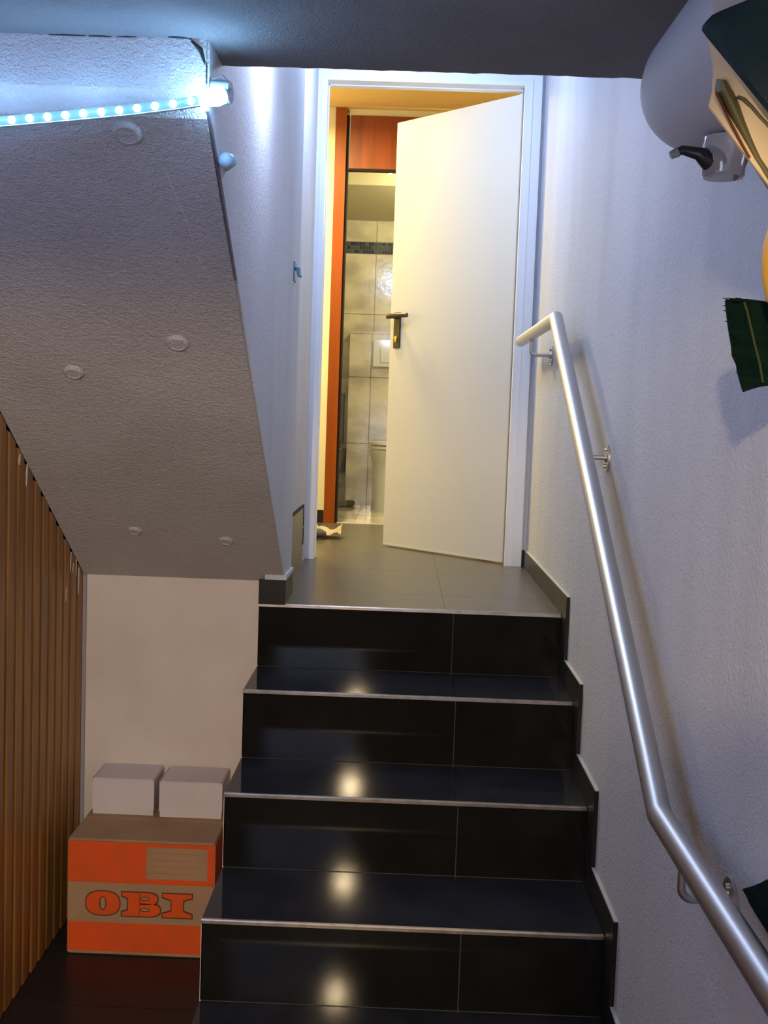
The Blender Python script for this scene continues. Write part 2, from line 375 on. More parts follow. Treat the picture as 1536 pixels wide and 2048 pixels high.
# ------------------------------------------------------------------ enclosing lower room behind the camera, with added light blockers
bm = N(); bx(bm, XP - .1, XR, -6.1, -6.0, F, ZS); struct('wall_back', bm, M_wall)
bm = N(); bx(bm, XP, XR, -3.0, -2.9, 1.885, ZS); struct('trim_4', bm, M_wall)          # unseen downstand beam, added to cut off the warm light above it
bm = N(); bx(bm, .335, XR, -3.0, -2.93, F, 1.655); struct('light_blocker', bm, M_wall)   # unseen half-height blocker, added to shade the lower right wall

# ------------------------------------------------------------------ white steel door frame and open door
dr = struct('door_1', prism(N(), [(XF1, L), (XF1, ZF), (XF0, ZF), (XF0, L), (.040, L), (.040, ZF + .050), (.962, ZF + .050), (.962, L + .0)], 'y', YD - .014, YD + .10), M_frame)
b = N(); prism(b, [(.918, L), (.918, ZF + .018), (.066, ZF + .018), (.066, L), (.060, L), (.060, ZF + .024), (.924, ZF + .024), (.924, L)], 'y', YD - .0165, YD - .013); obj('frame_bead', b, M_frame, dr)
b = N(); bx(b, XF1 - .004, XF1 + .001, YD + .018, YD + .030, L, ZF); obj('seal', b, M_edge, dr)
b = N(); bx(b, XF0 - .001, XF0 + .004, YD + .050, YD + .062, L, ZF); bx(b, XF0, XF1, YD + .05, YD + .062, ZF - .004, ZF + .001); obj('seal', b, M_frame, dr)
hx, hy = .889, YD + .040
ex, ey = .3655, 2.752
dl = Vector((ex - hx, ey - hy, 0)); LW = dl.length; dl.normalize(); dn = Vector((-dl.y, dl.x, 0))   # dn: towards the viewer side?
if dn.y > 0: dn = -dn
leaf = thing('door_leaf', (hx, hy, L), 'white flush door leaf standing half open into the yellow lit hallway', 'door')
def DP(s, t, z): return Vector((hx, hy, 0)) + dl * s + dn * t + Vector((0, 0, z))
def dbox(b, s0, s1, t0, t1, z0, z1, bev=0):
    n0 = len(b.verts)
    t = N(); bx(t, s0, s1, t0, t1, z0, z1, bev)
    me = bpy.data.meshes.new('t'); 
    for v in t.verts: v.co = DP(v.co.x, v.co.y, v.co.z)
    t.to_mesh(me); t.free(); b.from_mesh(me); bpy.data.meshes.remove(me)
    bmesh.ops.recalc_face_normals(b, faces=b.faces); return b
Z0, Z1 = L + .009, L + 1.962
obj('leaf_panel', dbox(N(), 0, LW, -.040, 0, Z0, Z1, .002), M_door, leaf)
obj('rebate_lip', dbox(N(), .0, .018, -.002, .0035, Z0, Z1, .001), M_door, leaf)
obj('bottom_edge_strip', dbox(N(), 0, LW - .002, -.038, .001, Z0 - .001, Z0 + .006), mat('pale_edge', (.74, .72, .68), .5), leaf)
zh = 1.892
hp = obj('handle_plate', dbox(N(), LW - .072, LW - .030, 0, .008, zh - .145, zh + .020, .002), M_handle, leaf)
b = N(); tube(b, [DP(LW - .051, .006, zh), DP(LW - .051, .045, zh)], .011, 16); tube(b, [DP(LW - .028, .048, zh - .004), DP(LW - .051, .050, zh), DP(LW - .100, .047, zh + .002), DP(LW - .150, .040, zh + .001)], [.009, .0125, .0105, .0105], 14)
obj('lever', b, M_handle, leaf, True)
b = N(); tube(b, [DP(LW - .044, -.046, zh), DP(LW - .012, -.085, zh)], .010, 12); obj('lever', b, M_handle, leaf, True)
b = N(); tube(b, [DP(LW - .051, .007, zh - .098), DP(LW - .051, .014, zh - .098)], .0095, 16); tube(b, [DP(LW - .051, .007, zh - .112), DP(LW - .051, .013, zh - .112)], .0055, 12); obj('lock_cylinder', b, M_brass, leaf, True)
for zz in (L + .25, L + 1.75):
    b = N(); tube(b, [(hx + .001, hy + .006, zz - .04), (hx + .001, hy + .006, zz + .04)], .006, 12); obj('hinge', b, M_frame, leaf)

# ------------------------------------------------------------------ hallway behind the door
HC, YT = 3.120, 3.83
bm = N(); bx(bm, -1.2, 1.6, YD + .08, YT + .1, HC, HC + .1); struct('ceiling_hall', bm, M_hceil)
bm = N(); bx(bm, -1.2, .010, YT, YT + .10, L - .1, HC); bx(bm, .95, 1.6, YT, YT + .1, L - .1, HC); bx(bm, .01, .95, YT + .02, YT + .06, 3.088, HC); struct('wall_hall', bm, M_cream)
bm = N(); bx(bm, -1.2, -1.1, YD + .08, YT, L - .1, HC); bx(bm, 1.5, 1.6, YD + .08, YT, L - .1, HC); struct('wall_hall_sides', bm, M_cream)
b = N(); bx(b, -.6, .008, YT - .010, YT - .0005, L, L + .072); struct('baseboard_hall', b, M_skirt)
d2 = struct('door_2', bx(N(), .010, .071, YT - .012, YT + .10, L, HC - .001), M_cherry2)
obj('jamb_dark_strip', bx(N(), .071, .084, YT + .02, YT + .10, L, HC - .001), M_dark, d2)  # near-black strip beside the post
obj('transom_panel', bx(N(), .092, .90, YT + .004, YT + .022, 2.795, 3.084, .002), M_cherry, d2)
obj('transom_rail', bx(N(), .085, .90, YT + .010, YT + .06, 2.786, 2.795), M_dark, d2)
obj('door_post', bx(N(), .90, .96, YT - .012, YT + .10, L, HC - .001), M_cherry2, d2)
obj('threshold', bx(N(), .084, .90, YT - .004, YT + .012, L, L + .004, .001), mat('pale_threshold', (.72, .62, .55), .4), d2)
# hall ceiling lamp
hl = thing('ceiling_lamp', (-.135, 3.05, HC), 'round glowing ceiling lamp in the hallway at the top left of the door opening', 'lamp')
b = N(); lathe(b, [(.27, 0), (.27, -.012), (.25, -.018)], (-.135, 3.05, HC), seg=40); obj('base_ring', b, M_frame, hl, True)
b = N(); lathe(b, [(.25, -.016), (.25, -.03), (.22, -.052), (.16, -.068), (.08, -.074), (.002, -.075)], (-.135, 3.05, HC), seg=40); obj('lamp_glass', b, M_lampg, hl, True)
# cloth on the hall floor
random.seed(8)
g = []
for i in range(9):
    r = []
    for j in range(13):
        u = i / 8; v = j / 12
        x = -.06 + v * .215; y_ = 2.98 + u * .17 + .03 * math.sin(v * 3)
        z = L + .006 + (.075 * (1 - v) ** 1.3 * math.sin(PI * (u * .8 + .15)) + .022 * math.sin(v * 9 + u * 4) ** 2 + .038 * max(0, v - .82) / .18 * (.4 + u))
        r.append((x, y_ - v * .05, z))
    g.append(r)
b = N(); sheet(b, g, .004, (0, 0, 1)); cl = thing('floor_cloth', (.05, 3.05, L), 'crumpled beige cloth lying on the hall floor beside the left door jamb', 'cloth')
obj('cloth_sheet', b, M_towel, cl, True)
b = N(); bmesh.ops.create_icosphere(b, subdivisions=3, radius=1, matrix=Matrix.Translation((.0, 2.955, L + .028)) @ Matrix.Diagonal((.085, .045, .028, 1)))
for v in b.verts: v.co += Vector((0, 0, .005 * math.sin(v.co.x * 90) * math.cos(v.co.y * 110)))
obj('cloth_fold', b, mat('dark_grey_cloth', (.10, .10, .11), .95), cl, True)

# ------------------------------------------------------------------ bathroom seen past the door
YW = 5.357; YPW = 5.19
bm = N(); bx(bm, -.6, 1.3, YT + .05, YW, L - .1, L - .004); fb = struct('floor_bathroom', bm, M_bgrout)
for (x0, x1) in ((-.42, .178), (.18, .778), (.78, 1.3)):
    for (y0, y1) in ((YT + .05, 4.398), (4.40, 4.998), (5.0, YW)):
        b = N(); bx(b, x0, x1, y0, y1, L - .005, L, .001); obj('tile', b, M_btile, fb)
bm = N(); bx(bm, -.6, 1.3, YW, YW + .1, L - .1, 3.2); wb = struct('wall_bathroom', bm, M_bplas)
def wtile(x0, x1, z0, z1, y, par, nm='tile', m=M_btile):
    b = N(); bx(b, x0, x1, y - .006, y, z0, z1, .0012); obj(nm, b, m, par)
for (z0, z1) in ((L, 1.240), (1.243, 1.690), (1.693, 2.128), (2.131, 2.538), (2.624, 2.765)):
    for (x0, x1) in ((-.386, -.088), (-.085, .2135), (.2165, .515), (.518, .82), (.823, 1.2)):
        wtile(x0, x1, z0, z1, YW, wb)
random.seed(5)
x = -.2
while x < .75:
    ww = random.choice((.028, .018, .022))
    for q in range(3):
        wtile(x, x + ww - .003, 2.543 + q * .0265, 2.5675 + q * .0265, YW, wb, 'mosaic_tile', M_mos_d if (random.random() < .55) else M_mos_g)
    x += ww
bm = N(); bx(bm, -.6, -.34, YT + .1, YW, L - .1, 3.2); bx(bm, 1.2, 1.3, YT + .1, YW, L - .1, 3.2); struct('wall_bathroom_sides', bm, M_bplas)
bm = N(); prism(bm, [(YW, 2.768), (4.62, 2.862), (4.62, 3.2), (YW, 3.2)], 'x', -.6, 1.3); struct('ceiling_bathroom', bm, M_bplas)
bm = N(); bx(bm, -.6, 1.3, YT + .1, 4.62, 3.10, 3.2); struct('ceiling_bathroom_front', bm, M_bplas)
bm = N(); bx(bm, -.6, 1.3, 4.605, 4.6195, 2.860, 3.1); struct('trim_5', bm, M_bwhite)
# pre-wall box with flush plate
bm = N(); bx(bm, .062, 1.2, YPW, YW - .007, L, 1.992); pw = struct('wall_cistern', bm, M_bgrout)
for (z0, z1) in ((L, 1.240), (1.243, 1.690), (1.693, 1.985)):
    for (x0, x1) in ((.061, .2085), (.2115, .51), (.513, .81), (.813, 1.2)):
        wtile(x0, x1, z0, z1, YPW, pw)
b = N(); bx(b, .055, 1.2, YPW - .008, YW - .008, 1.986, 1.997, .001); obj('ledge_tile', b, M_btile, pw)
fp = thing('flush_plate', (.34, YPW - .006, 1.86), 'cream flush plate on the tiled wall above the toilet', 'flush plate')
obj('plate', bx(N(), .222, .458, YPW - .020, YPW - .0065, 1.765, 1.945, .003), M_ceram, fp)
obj('flush_button', bx(N(), .272, .34, YPW - .026, YPW - .020, 1.795, 1.92, .002), M_ceram, fp)
obj('flush_button', bx(N(), .346, .42, YPW - .026, YPW - .020, 1.795, 1.92, .002), M_ceram, fp)
# toilet
tx, ty = .40, 4.93
wc = thing('toilet', (tx, ty, L), 'white toilet partly hidden behind the open door leaf', 'toilet')
def ov(b, rows_):
    rings = []
    for (cx, cy, rx, ry, z) in rows_:
        rings.append([b.verts.new((cx + rx * math.cos(2 * PI * j / 36), cy + ry * math.sin(2 * PI * j / 36), z)) for j in range(36)])
    for A, B in zip(rings, rings[1:]):
        for j in range(36): b.faces.new((A[j], A[(j + 1) % 36], B[(j + 1) % 36], B[j]))
    b.faces.new(rings[0][::-1]); b.faces.new(rings[-1]); bmesh.ops.recalc_face_normals(b, faces=b.faces); return b
obj('bowl', ov(N(), [(tx, ty + .04, .155, .20, L), (tx, ty + .04, .150, .20, L + .05), (tx, ty + .03, .150, .20, L + .2), (tx, ty + .02, .158, .215, L + .32), (tx, ty, .175, .25, L + .37), (tx, ty, .178, .255, L + .395)]), M_ceram, wc, True)
obj('seat', ov(N(), [(tx, ty, .176, .253, L + .401), (tx, ty, .180, .257, L + .405), (tx, ty, .180, .257, L + .417), (tx, ty, .174, .25, L + .421)]), M_ceram, wc, True)
obj('lid', ov(N(), [(tx, ty, .172, .250, L + .428), (tx, ty, .178, .254, L + .431), (tx, ty, .176, .252, L + .443), (tx, ty, .150, .225, L + .450)]), M_ceram, wc, True)
# toilet brush in a glass on a wall rail
br = thing('toilet_brush', (-.005, 5.31, 1.0), 'toilet brush with dark handle in a clear glass holder beside the cistern wall', 'brush')
b = N(); tube(b, [(.024, 5.29, 1.245), (.022, 5.29, 1.58)], .0115, 12); obj('brush_handle', b, M_tube, br, True)
b = N(); lathe(b, [(.036, 1.03), (.040, 1.035), (.044, 1.19), (.0445, 1.20), (.040, 1.20), (.036, 1.045), (.002, 1.04)], (.010, 5.29, 0), seg=28); obj('glass_cup', b, M_glass, br, True)
b = N(); tube(b, [(.010 + .047 * math.cos(a * PI / 12), 5.29 + .047 * math.sin(a * PI / 12), 1.20) for a in range(0, 25)], .004, 8, caps=False); tube(b, [(.01, 5.337, 1.20), (.01, YW - .006, 1.20)], .006, 8); obj('holder_ring', b, M_chrome, br, True)
b = N(); lathe(b, [(.026, 1.05), (.030, 1.06), (.030, 1.12), (.018, 1.14), (.006, 1.15), (.006, 1.25)], (.010, 5.29, 0), seg=20); obj('bristles', b, M_tube, br, True)
bmt = thing('bath_mat', (-.02, 5.06, L), 'flat grey bath mat on the tiled bathroom floor', 'mat')
b = N(); prism(b, [(-.20, 4.99), (.085, 4.97), (.135, 5.13), (-.16, 5.15)], 'z', L + .001, L + .038); bmesh.ops.bevel(b, geom=list(b.edges), offset=.008, segments=2, affect='EDGES'); obj('mat_body', b, M_mat, bmt)
spt = thing('bathroom_spotlight', (.33, 4.40, 2.9), 'tiny glowing spotlight hanging under the cherry wood transom', 'lamp')
b = N(); tube(b, [(.330, 4.30, 2.893), (.306, 4.285, 2.878)], [.015, .018], 16); obj('lamp_glass', b, M_spot, spt, True)
b = N(); tube(b, [(.350, 4.312, 2.906), (.330, 4.30, 2.893)], [.013, .017], 16); tube(b, [(.348, 4.312, 2.906), (.352, 4.33, 3.0), (.352, 4.33, 3.10)], .005, 8); obj('lamp_housing', b, M_chrome, spt, True)

# ------------------------------------------------------------------ handrail
RX = .902; RR = .0212
ZA, ZB = 1.748, .768
YA0, YA1, YB0, YB1 = 1.995, .915, -.765, -2.3
hr = thing('handrail', (RX, YA0, ZA), 'brushed stainless steel handrail bent twice along the right wall', 'handrail')
b = N(); tube(b, [(RX, YA0, ZA), (RX, YA1, ZA), (RX, YB0, ZB), (RX, YB1, ZB)], RR, 28); obj('rail_tube', b, M_steel, hr, True)
def bracket(y, zr, slope=0):
    zc = zr - .075
    b = N(); pth = [(RX, y, zr - RR + .002)]
    for a in range(0, 7):
        t = a / 6 * PI / 2; pth.append((RX + .018 * (1 - math.cos(t)), y, zc + .018 - .018 * math.sin(t)))
    pth = [(RX, y, zr - RR + .002), (RX, y, zc + .018)] + pth[2:] + [(XR - .004, y, zc)]
    tube(b, pth, .0065, 12, mitre=False); br = obj('bracket_arm', b, M_steel, hr, True)
    b = N(); tube(b, [(XR - .006, y, zc), (XR, y, zc)], .036, 28); tube(b, [(XR - .011, y, zc), (XR - .006, y, zc)], [.012, .014], 16)
    pl = obj('wall_plate', b, M_steel, hr, True)
    for s in (-1, 1):
        b = N(); tube(b, [(XR - .012, y, zc + s * .022), (XR - .005, y, zc + s * .022)], [.005, .0065], 12); obj('screw', b, M_steel, pl, True)
    b = N(); bx(b, RX - .010, RX + .010, y - .022, y + .022, -.0035, 0.0, .001)
    bmesh.ops.rotate(b, verts=b.verts, cent=(RX, y, 0), matrix=Matrix.Rotation(math.atan(slope), 3, 'X'))
    bmesh.ops.translate(b, verts=b.verts, vec=(0, 0, zr - RR)); obj('saddle', b, M_steel, hr)
bracket(1.60, ZA)
sl = (ZA - ZB) / (YA1 - YB0)
bracket(.345, ZB + sl * (.345 - YB0), sl)
bracket(-.93, ZB)

# ------------------------------------------------------------------ LED light hose along the soffit top
random.seed(2)
lh = thing('light_hose', (-.2, -.645, 1.9), 'glowing blue white LED light hose strung under the ceiling at upper left', 'light')
hose = [(-.552, -1.95, 1.800), (-.552, -1.0, 1.825), (-.552, -.72, 1.862), (-.535, -.655, 1.880), (-.42, -.648, 1.896), (-.276, -.647, 1.9125), (-.16, -.646, 1.926), (-.05, -.646, 1.9395), (.03, -.646, 1.9515), (.075, -.645, 1.9600), (.103, -.636, 1.9665)]  # the run along the panelled wall is added out of view
def hp_at(s):
    tot = 0; P = [Vector(p) for p in hose]
    for a, c in zip(P, P[1:]):
        l = (c - a).length
        if tot + l >= s: return a + (c - a) * ((s - tot) / l), (c - a).normalized()
        tot += l
    return P[-1], (P[-1] - P[-2]).normalized()
b = N(); tube(b, hose, .0085, 14); obj('hose_tube', b, M_led, lh, True)
for lx in (-.46, -.28, -.12, .03):
    lamp('hose_glow', (lx, -.695, 1.925 + (lx + .3) * .11), GLOW_P, (.24, .50, 1), .012)
for ly in (-1.15, -1.5):
    lamp('hose_glow', (-.50, ly, 1.78), GLOW_P * 9, (.20, .36, 1), .05)  # lamps added on the unseen run to throw blue onto the soffit
# milky back of the hose: a half shell under it
b = N()
P = [Vector(p) for p in hose]; ringsA = []
for i, p in enumerate(P):
    t = (P[min(i + 1, len(P) - 1)] - P[max(i - 1, 0)]).normalized(); n1 = Vector((0, -1, 0)); n1 = (n1 - t * n1.dot(t)).normalized(); n2 = t.cross(n1)
    if n2.z < 0: n2 = -n2
    row = []
    for rr_ in (.0092, .0106):
        rng = range(0, 13) if rr_ < .01 else range(12, -1, -1)
        for a in rng:
            th = math.radians(-125 + 60 * a / 12)
            row.append(b.verts.new(p + n1 * math.cos(th) * rr_ + n2 * math.sin(th) * rr_))
    ringsA.append(row)
for A, B in zip(ringsA, ringsA[1:]):
    n = len(A)
    for j in range(n): b.faces.new((A[j], A[(j + 1) % n], B[(j + 1) % n], B[j]))
bmesh.ops.recalc_face_normals(b, faces=b.faces); obj('hose_back', b, M_chan, lh, True)
s = .87; first = None
while s < 2.015:
    p, t = hp_at(s)
    if first is None:
        b = N(); bmesh.ops.create_icosphere(b, subdivisions=2, radius=.0066); first = obj('led_bead', b, M_bead, lh, True); o = first
    else: o = first.copy(); C.objects.link(o); o.parent = lh
    o.location = p + Vector((0, -.0070, -.0008)) - lh.location
    s += .0312
p, t = hp_at(.70)
b = N(); tube(b, [(.070, -.648, 1.9585), (.100, -.640, 1.967), (.112, -.634, 1.971)], [.010, .0155, .012], 18); obj('end_cap', b, M_bead, lh, True)
b = N(); tube(b, [(.086, -.600, 1.985), (.118, -.604, 1.985)], [.022, .019], 18); tube(b, [(.108, -.634, 1.970), (.112, -.604, 1.985)], .010, 12); obj('end_connector', b, M_cap, lh, True)
b = N(); tube(b, [(.081, -.585, 2.01), (.10, -.585, 2.015), (.115, -.60, 1.998)], .005, 8); obj('clip', b, M_frame, lh, True)
# cable clip below and nail in the wall
cc = thing('cable_plug', (.09, -.49, 1.89), 'small pale blue plug stub fixed to the plaster edge below the light hose', 'plug')
b = N(); tube(b, [(.079, -.40, 1.900), (.095, -.44, 1.902), (.100, -.475, 1.896)], [.010, .012, .013], 14); obj('plug_neck', b, M_cap, cc, True)
b = N(); bmesh.ops.create_icosphere(b, subdivisions=3, radius=1, matrix=Matrix.Translation((.096, -.497, 1.890)) @ Matrix.Diagonal((.016, .018, .0155, 1))); obj('plug_head', b, M_cap, cc, True)
nl = thing('wall_hook', (.085, 1.02, 1.88), 'small blue metal hook plate on the white wall left of the door', 'hook')
b = N(); bx(b, XL - .001, XL + .004, .985, 1.05, 1.845, 1.905, .001); obj('hook_plate', b, mat('blue_grey_metal', (.10, .20, .27), .4, .4), nl)
b = N(); tube(b, [(XL + .004, 1.0, 1.885), (XL + .016, .99, 1.880), (XL + .018, .985, 1.862), (XL + .024, .98, 1.856)], [.007, .007, .006, .004], 10); obj('hook', b, mat('pale_blue_metal', (.16, .38, .50), .35, .2), nl, True)

# ------------------------------------------------------------------ boxes in the niche
big = thing('cardboard_box', (-.285, .80, F), 'large brown and orange printed cardboard box on the dark niche floor', 'box')
X0, X1, Y0, Y1, ZB0, ZB1 = -.506, -.068, .628, .985, F, .150
b = N(); bx(b, X0, X1, Y0, Y1, ZB0 + .0005, ZB1 - .003, .004); obj('body', b, M_card, big)
b = N(); bx(b, X0 + .002, X1 - .002, Y0 + .002, (Y0 + Y1) / 2 - .0015, ZB1 - .004, ZB1, .001); obj('flap', b, M_card, big)
b = N(); bx(b, X0 + .002, X1 - .002, (Y0 + Y1) / 2 + .0015, Y1 - .002, ZB1 - .004, ZB1, .001); obj('flap', b, M_card, big)
def pr(x0, x1, z0, z1, m=M_orange, nm='print_band', t=.0007): obj(nm, bx(N(), x0, x1, Y0 - t, Y0 + .0002, z0, z1), m, big)
pr(X0 + .002, -.272, .018, .143); pr(-.272, -.090, .131, .143); pr(-.272, -.090, .018, .034); pr(-.090, X1 - .002, .018, .143)
pr(X0 + .002, X1 - .002, -.193, -.104)
b = N(); bx(b, X1 - .0002, X1 + .0007, Y0 + .004, Y0 + .20, .018, .143); obj('print_band', b, M_orange, big)
b = N(); bx(b, X1 - .0002, X1 + .0007, Y0 + .004, Y0 + .20, -.193, -.104); obj('print_band', b, M_orange, big)
for k in range(4): pr(-.258, -.262 + .155 - (k % 2) * .03, .112 - k * .020, .1135 - k * .020, mat('faint_orange_line', (.42, .17, .06), .8) if k == 0 else bpy.data.materials['faint_orange_line'], 'print_line', .0004)
# the three letters, slab-serifed
def poly_with_hole(b, outer, inner, y0, y1):
    n = len(outer)
    O0 = [b.verts.new((x, y0, z)) for x, z in outer]; I0 = [b.verts.new((x, y0, z)) for x, z in inner]
    O1 = [b.verts.new((x, y1, z)) for x, z in outer]; I1 = [b.verts.new((x, y1, z)) for x, z in inner]
    for i in range(n):
        j = (i + 1) % n
        for q in ((O0[i], O0[j], I0[j], I0[i]), (O1[i], I1[i], I1[j], O1[j]), (O0[i], O1[i], O1[j], O0[j]), (I0[i], I0[j], I1[j], I1[i])): b.faces.new(q)
    bmesh.ops.recalc_face_normals(b, faces=b.faces)
def letter(kind, x0, x1, z0, z1, g, y0, y1, m, nm):
    b = N(); W_, H_ = x1 - x0, z1 - z0
    def s(u, v): return (x0 + u * W_, z0 + v * H_)
    def gr(p, c, k):  # grow
        return p
    if kind == 'O':
        def se(rx, rz, e, n=40): return [((x0 + x1) / 2 + rx * math.copysign(abs(math.cos(2 * PI * i / n)) ** e, math.cos(2 * PI * i / n)), (z0 + z1) / 2 + rz * math.copysign(abs(math.sin(2 * PI * i / n)) ** e, math.sin(2 * PI * i / n))) for i in range(n)]
        poly_with_hole(b, se(W_ / 2 + g, H_ / 2 + g, .8), se(max(.002, W_ * .11 - g), max(.004, H_ * .30 - g), 1), y0, y1)
    elif kind == 'I':
        P_ = [(0, 0), (.0, .14), (.30, .26), (.30, .74), (.0, .86), (0, 1), (1, 1), (1, .86), (.70, .74), (.70, .26), (1, .14), (1, 0)]
        sg = [(-1, -1), (-1, 1), (-1, 1), (-1, -1), (-1, -1), (-1, 1), (1, 1), (1, -1), (1, -1), (1, 1), (1, 1), (1, -1)]
        prism(b, [(s(u, v)[0] + a * g, s(u, v)[1] + c * g) for (u, v), (a, c) in zip(P_, sg)], 'y', y0, y1)
    else:
        # stem with serifs on the left, two bowls on the right built as rings
        P_ = [(0, 0), (0, .14), (.16, .24), (.16, .76), (.0, .86), (0, 1), (.46, 1), (.46, 0)]
        sg = [(-1, -1), (-1, 1), (-1, 1), (-1, -1), (-1, -1), (-1, 1), (0, 1), (0, -1)]
        prism(b, [(s(u, v)[0] + a * g, s(u, v)[1] + c * g) for (u, v), (a, c) in zip(P_, sg)], 'y', y0, y1)
        for (c0, c1, ur) in ((.50, 1.0, .93), (0, .55, 1.0)):
            n = 24; out = []; inn = []
            cz = (c0 + c1) / 2; rz = (c1 - c0) / 2; cu = .62
            for i in range(n):
                a = 2 * PI * i / n
                if math.cos(a) >= 0: u = cu + (ur - cu) * math.cos(a) ** .8; v = cz + rz * math.copysign(abs(math.sin(a)) ** .8, math.sin(a))
                else: u = cu + .2 * math.cos(a) * 1.0; u = max(u, .45); v = cz + rz * (1 if math.sin(a) > 0 else -1) * min(1, abs(math.sin(a)) * 1.6 + .001)
                o_ = s(u, v); ou = (math.cos(a) * g if math.cos(a) > 0 else 0, math.copysign(g, math.sin(a)) if abs(math.sin(a)) > .2 else 0)
                out.append((o_[0] + ou[0], o_[1] + ou[1]))
                i_ = s(cu - .02 + .13 * math.cos(a), cz + .085 * math.sin(a)); inn.append((i_[0] - math.cos(a) * g * .7, i_[1] - math.sin(a) * g * .7))
            poly_with_hole(b, out, inn, y0, y1)
    obj(nm, b, m, big)
for (kd, a, c) in (('O', -.449, -.350), ('B', -.342, -.228), ('I', -.220, -.134)):
    letter(kd, a, c, -.081, -.009, .0035, Y0 - .0008, Y0 + .0001, M_outline, 'letter_outline')
    letter(kd, a, c, -.081, -.009, 0, Y0 - .0014, Y0 - .0007, M_orange, 'letter')
for (a, c, yy, lab) in ((-.492, -.297, .838, 'left white carton on top of the printed cardboard box'), (-.279, -.081, .830, 'right white carton on the printed cardboard box, next to the stairs')):
    wbx = thing('white_carton', ((a + c) / 2, yy + .08, ZB1), lab, 'box', 'white cartons in the niche')
    b = N(); bx(b, a + .002, c - .002, yy + .001, yy + .156, ZB1 + .001, ZB1 + .113, .001); obj('body', b, M_white, wbx)
    b = N(); bx(b, a + .004, c - .004, yy - .001, yy + .157, ZB1 + .113, ZB1 + .117, .0012); obj('lid', b, M_white, wbx)
    for xx in (a, c - .002):
        b = N(); bx(b, xx, xx + .002, yy - .001, yy + .150, ZB1 + .02, ZB1 + .1155); obj('side_flap', b, M_white, wbx)

# ------------------------------------------------------------------ duct, hanging cloths at the top right
du = thing('ventilation_duct', (.872, -.9, 1.955), 'grey round duct with a domed end under the ceiling at upper right', 'duct')
b = N(); lathe(b, [(.002, -.790), (.030, -.793), (.058, -.806), (.080, -.830), (.092, -.860), (.0965, -.895), (.0965, -.95), (.095, -1.1), (.092, -1.275), (.001, -1.28)], (.879, 0, 1.938), axis='y', seg=48); obj('duct_body', b, M_grey, du, True)
vt = thing('valve_bottle', (.86, -1.03, 1.80), 'small clear bottle with black lever clamped beneath the grey duct', 'bottle')
VY = -1.0
b = N(); lathe(b, [(.0275, 1.781), (.030, 1.785), (.031, 1.825), (.029, 1.838)], (.884, VY, 0), seg=28); obj('bottle_glass', b, mat('smoky_clear_plastic', (.62, .58, .54), .12, alpha=.6), vt, True)
b = N(); tube(b, [(.812, VY - .01, 1.812), (.822, VY - .01, 1.816), (.845, VY - .01, 1.812), (.862, VY - .008, 1.800), (.872, VY - .006, 1.812)], [.005, .0065, .009, .015, .018], 12); obj('lever', b, M_black, vt, True)
b = N(); tube(b, [(.806, VY - .01, 1.808), (.816, VY - .01, 1.813)], [.0055, .007], 10); obj('lever_tip', b, M_tube, vt, True)
b = N(); tube(b, [(.912, VY - .01, 1.842), (.916, VY - .012, 1.815), (.905, VY - .014, 1.785), (.896, VY - .014, 1.777)], .0028, 8); obj('wire_loop', b, mat('brown_wire', (.22, .11, .08), .5), vt, True)

# px -> place on the plane y = Y through the calibrated camera (only used to measure the cloth outlines)
def at(px, py, Y):
    a, c = px - 768, py - 1024
    X = (math.cos(ROLL) * a + math.sin(ROLL) * c) / 2300; U = (math.sin(ROLL) * a - math.cos(ROLL) * c) / 2300
    v = rt0 * X + up0 * U + fwd
    o = Vector((.4424, -2.677, 1.4253)); t = (Y - o.y) / v.y; return o + v * t
FY = -1.38
hc = thing('hanging_fabric', at(1480, 120, FY), 'dark green velvet and cream satin fabric ornament hanging at the upper right', 'fabric')
def fill(nm, rows_, m, th=.006, Y=-1.38, curve=.03):
    """rows_ : list of (left px, right px) pairs down the piece; bows towards the viewer"""
    g = []
    for (l, r) in rows_:
        row = []
        for k in range(13):
            t = k / 12; px = l[0] + (r[0] - l[0]) * t; py = l[1] + (r[1] - l[1]) * t
            row.append(at(px, py, Y - curve * math.sin(PI * min(1, .08 + t * .75))))
        g.append(row)
    b = N(); sheet(b, g, th, (0, 1, 0)); return obj(nm, b, m, hc, True)
fill('velvet_top', [((1440, 22), (1640, -60)), ((1424, 30), (1640, 10)), ((1411, 44), (1640, 90)), ((1410, 52), (1640, 170)), ((1420, 66), (1640, 250)), ((1432, 80), (1640, 335))], M_green, .014, curve=.05)
fill('satin_panel', [((1411, 54), (1600, 262)), ((1420, 85), (1600, 300)), ((1428, 130), (1600, 350)), ((1426, 180), (1598, 410)), ((1418, 212), (1590, 440))], M_satin, .005, Y=-1.365, curve=.03)
fill('olive_stripe', [((1434, 158), (1452, 160)), ((1431, 180), (1468, 185)), ((1442, 205), (1480, 205)), ((1462, 245), (1494, 240)), ((1482, 285), (1509, 275)), ((1500, 320), (1528, 315)), ((1536, 375), (1560, 365)), ((1570, 415), (1588, 405))], M_olive, .004, Y=-1.374, curve=.024)
fill('olive_loop', [((1470, 195), (1478, 190)), ((1482, 202), (1492, 194)), ((1497, 220), (1508, 208)), ((1512, 240), (1524, 226)), ((1530, 258), (1540, 244)), ((1570, 300), (1582, 286))], M_olive, .004, Y=-1.374, curve=.024)
fill('rust_piping', [((1431, 185), (1434, 183)), ((1444, 212), (1447, 210)), ((1464, 255), (1468, 252)), ((1482, 290), (1487, 287)), ((1496, 316), (1502, 313))], M_rust, .004, Y=-1.377, curve=.024)

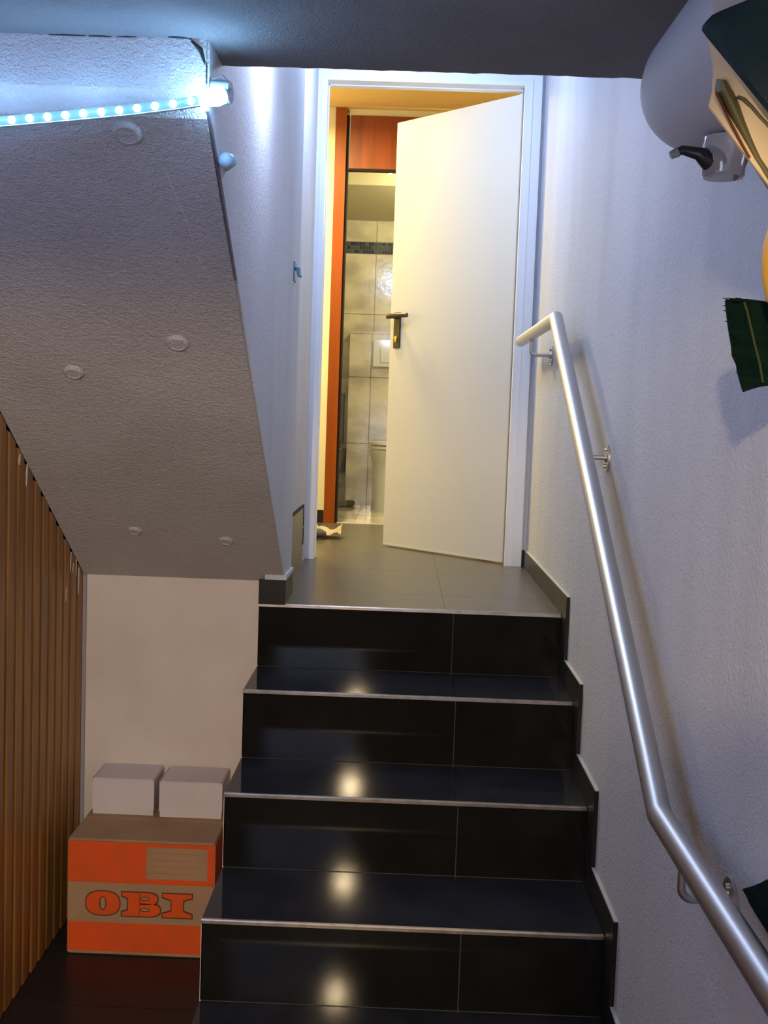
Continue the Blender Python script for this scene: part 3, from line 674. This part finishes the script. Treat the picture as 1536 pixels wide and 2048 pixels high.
sc = thing('green_scarf', at(1500, 600, -1.22), 'dark green knitted strip with yellow stitching and frayed edge hanging at the right', 'scarf')
g = []
L_ = [(1452, 600), (1455, 630), (1458, 655), (1464, 690), (1466, 712), (1474, 728), (1477, 745), (1482, 765), (1488, 784)]
R_ = [(1600, 602), (1602, 630), (1604, 655), (1606, 680), (1608, 700), (1610, 715), (1612, 730), (1616, 745), (1620, 755)]
for (l, r) in zip(L_, R_):
    g.append([at(l[0] + (r[0] - l[0]) * k / 14, l[1] + (r[1] - l[1]) * k / 14 - 3 * math.sin(k * .5), -1.22 + .010 * math.sin(k * .9)) for k in range(15)])
b = N(); sheet(b, g, .006, (0, 1, 0)); obj('knit_strip', b, M_green2, sc, True)
b = N(); tube(b, [at(1489, 605, -1.224), at(1495, 625, -1.226), at(1502, 655, -1.228), at(1510, 690, -1.229), at(1519, 725, -1.229), at(1526, 765, -1.228)], .0016, 8); obj('stitch_line', b, M_stitch, sc, True)
random.seed(6)
b = N()
for k in range(26):
    px = 1454 + random.uniform(-2, 36) * (1 if k < 16 else 0); py = 600 if k < 16 else 600 + random.uniform(10, 160)
    if k >= 16: px = 1453 + (py - 600) * .18
    p0 = at(px + 3, py + 2, -1.22); p1 = at(px - random.uniform(2, 12), py - random.uniform(0, 5), -1.222)
    tube(b, [p0, (p0 + p1) / 2 + Vector((0, 0, .0008)), p1], [.0012, .0009, .0004], 5)
o = obj('fringe', b, M_green2, sc); o['kind'] = 'stuff'
yb_ = thing('yellow_lantern', at(1560, 520, -1.30), 'bright yellow rounded cloth shape at the right edge above the green scarf', 'ornament')
c = at(1576, 522, -1.30)
b = N(); lathe(b, [(.003, -.064), (.012, -.060), (.022, -.045), (.028, -.02), (.030, 0), (.029, .02), (.024, .042), (.014, .058), (.004, .064)], c, seg=32); obj('lantern_body', b, M_yellow, yb_, True)
b = N(); tube(b, [c + Vector((0, 0, .062)), c + Vector((.002, 0, .14)), at(1625, 330, -1.30)], .0015, 6); obj('cord', b, M_black, yb_)
b = N(); tube(b, [c + Vector((0, 0, -.062)), at(1570, 606, -1.222)], .0015, 6); obj('cord', b, M_black, yb_)
gc = thing('green_cloth_end', (.97, -1.12, .75), 'dark green cloth corner against the wall behind the lower handrail', 'cloth')
g = []
for (l, r) in zip([(1484, 1778), (1492, 1792), (1498, 1806), (1512, 1830), (1530, 1858), (1550, 1890)], [(1620, 1745), (1622, 1760), (1624, 1790), (1626, 1830), (1628, 1860), (1630, 1890)]):
    row = []
    for k in range(9):
        px = l[0] + (r[0] - l[0]) * k / 8; py = l[1] + (r[1] - l[1]) * k / 8 - 6 * math.sin(PI * k / 8)
        q = at(px, py, -1); o = Vector((.4424, -2.677, 1.4253)); t = (.968 - o.x) / (q.x - o.x); row.append(o + (q - o) * t + Vector((.004 * math.sin(k * 1.3), 0, 0)))
    g.append(row)
b = N(); sheet(b, g, .006, (1, 0, 0)); obj('cloth_sheet', b, M_green2, gc, True)
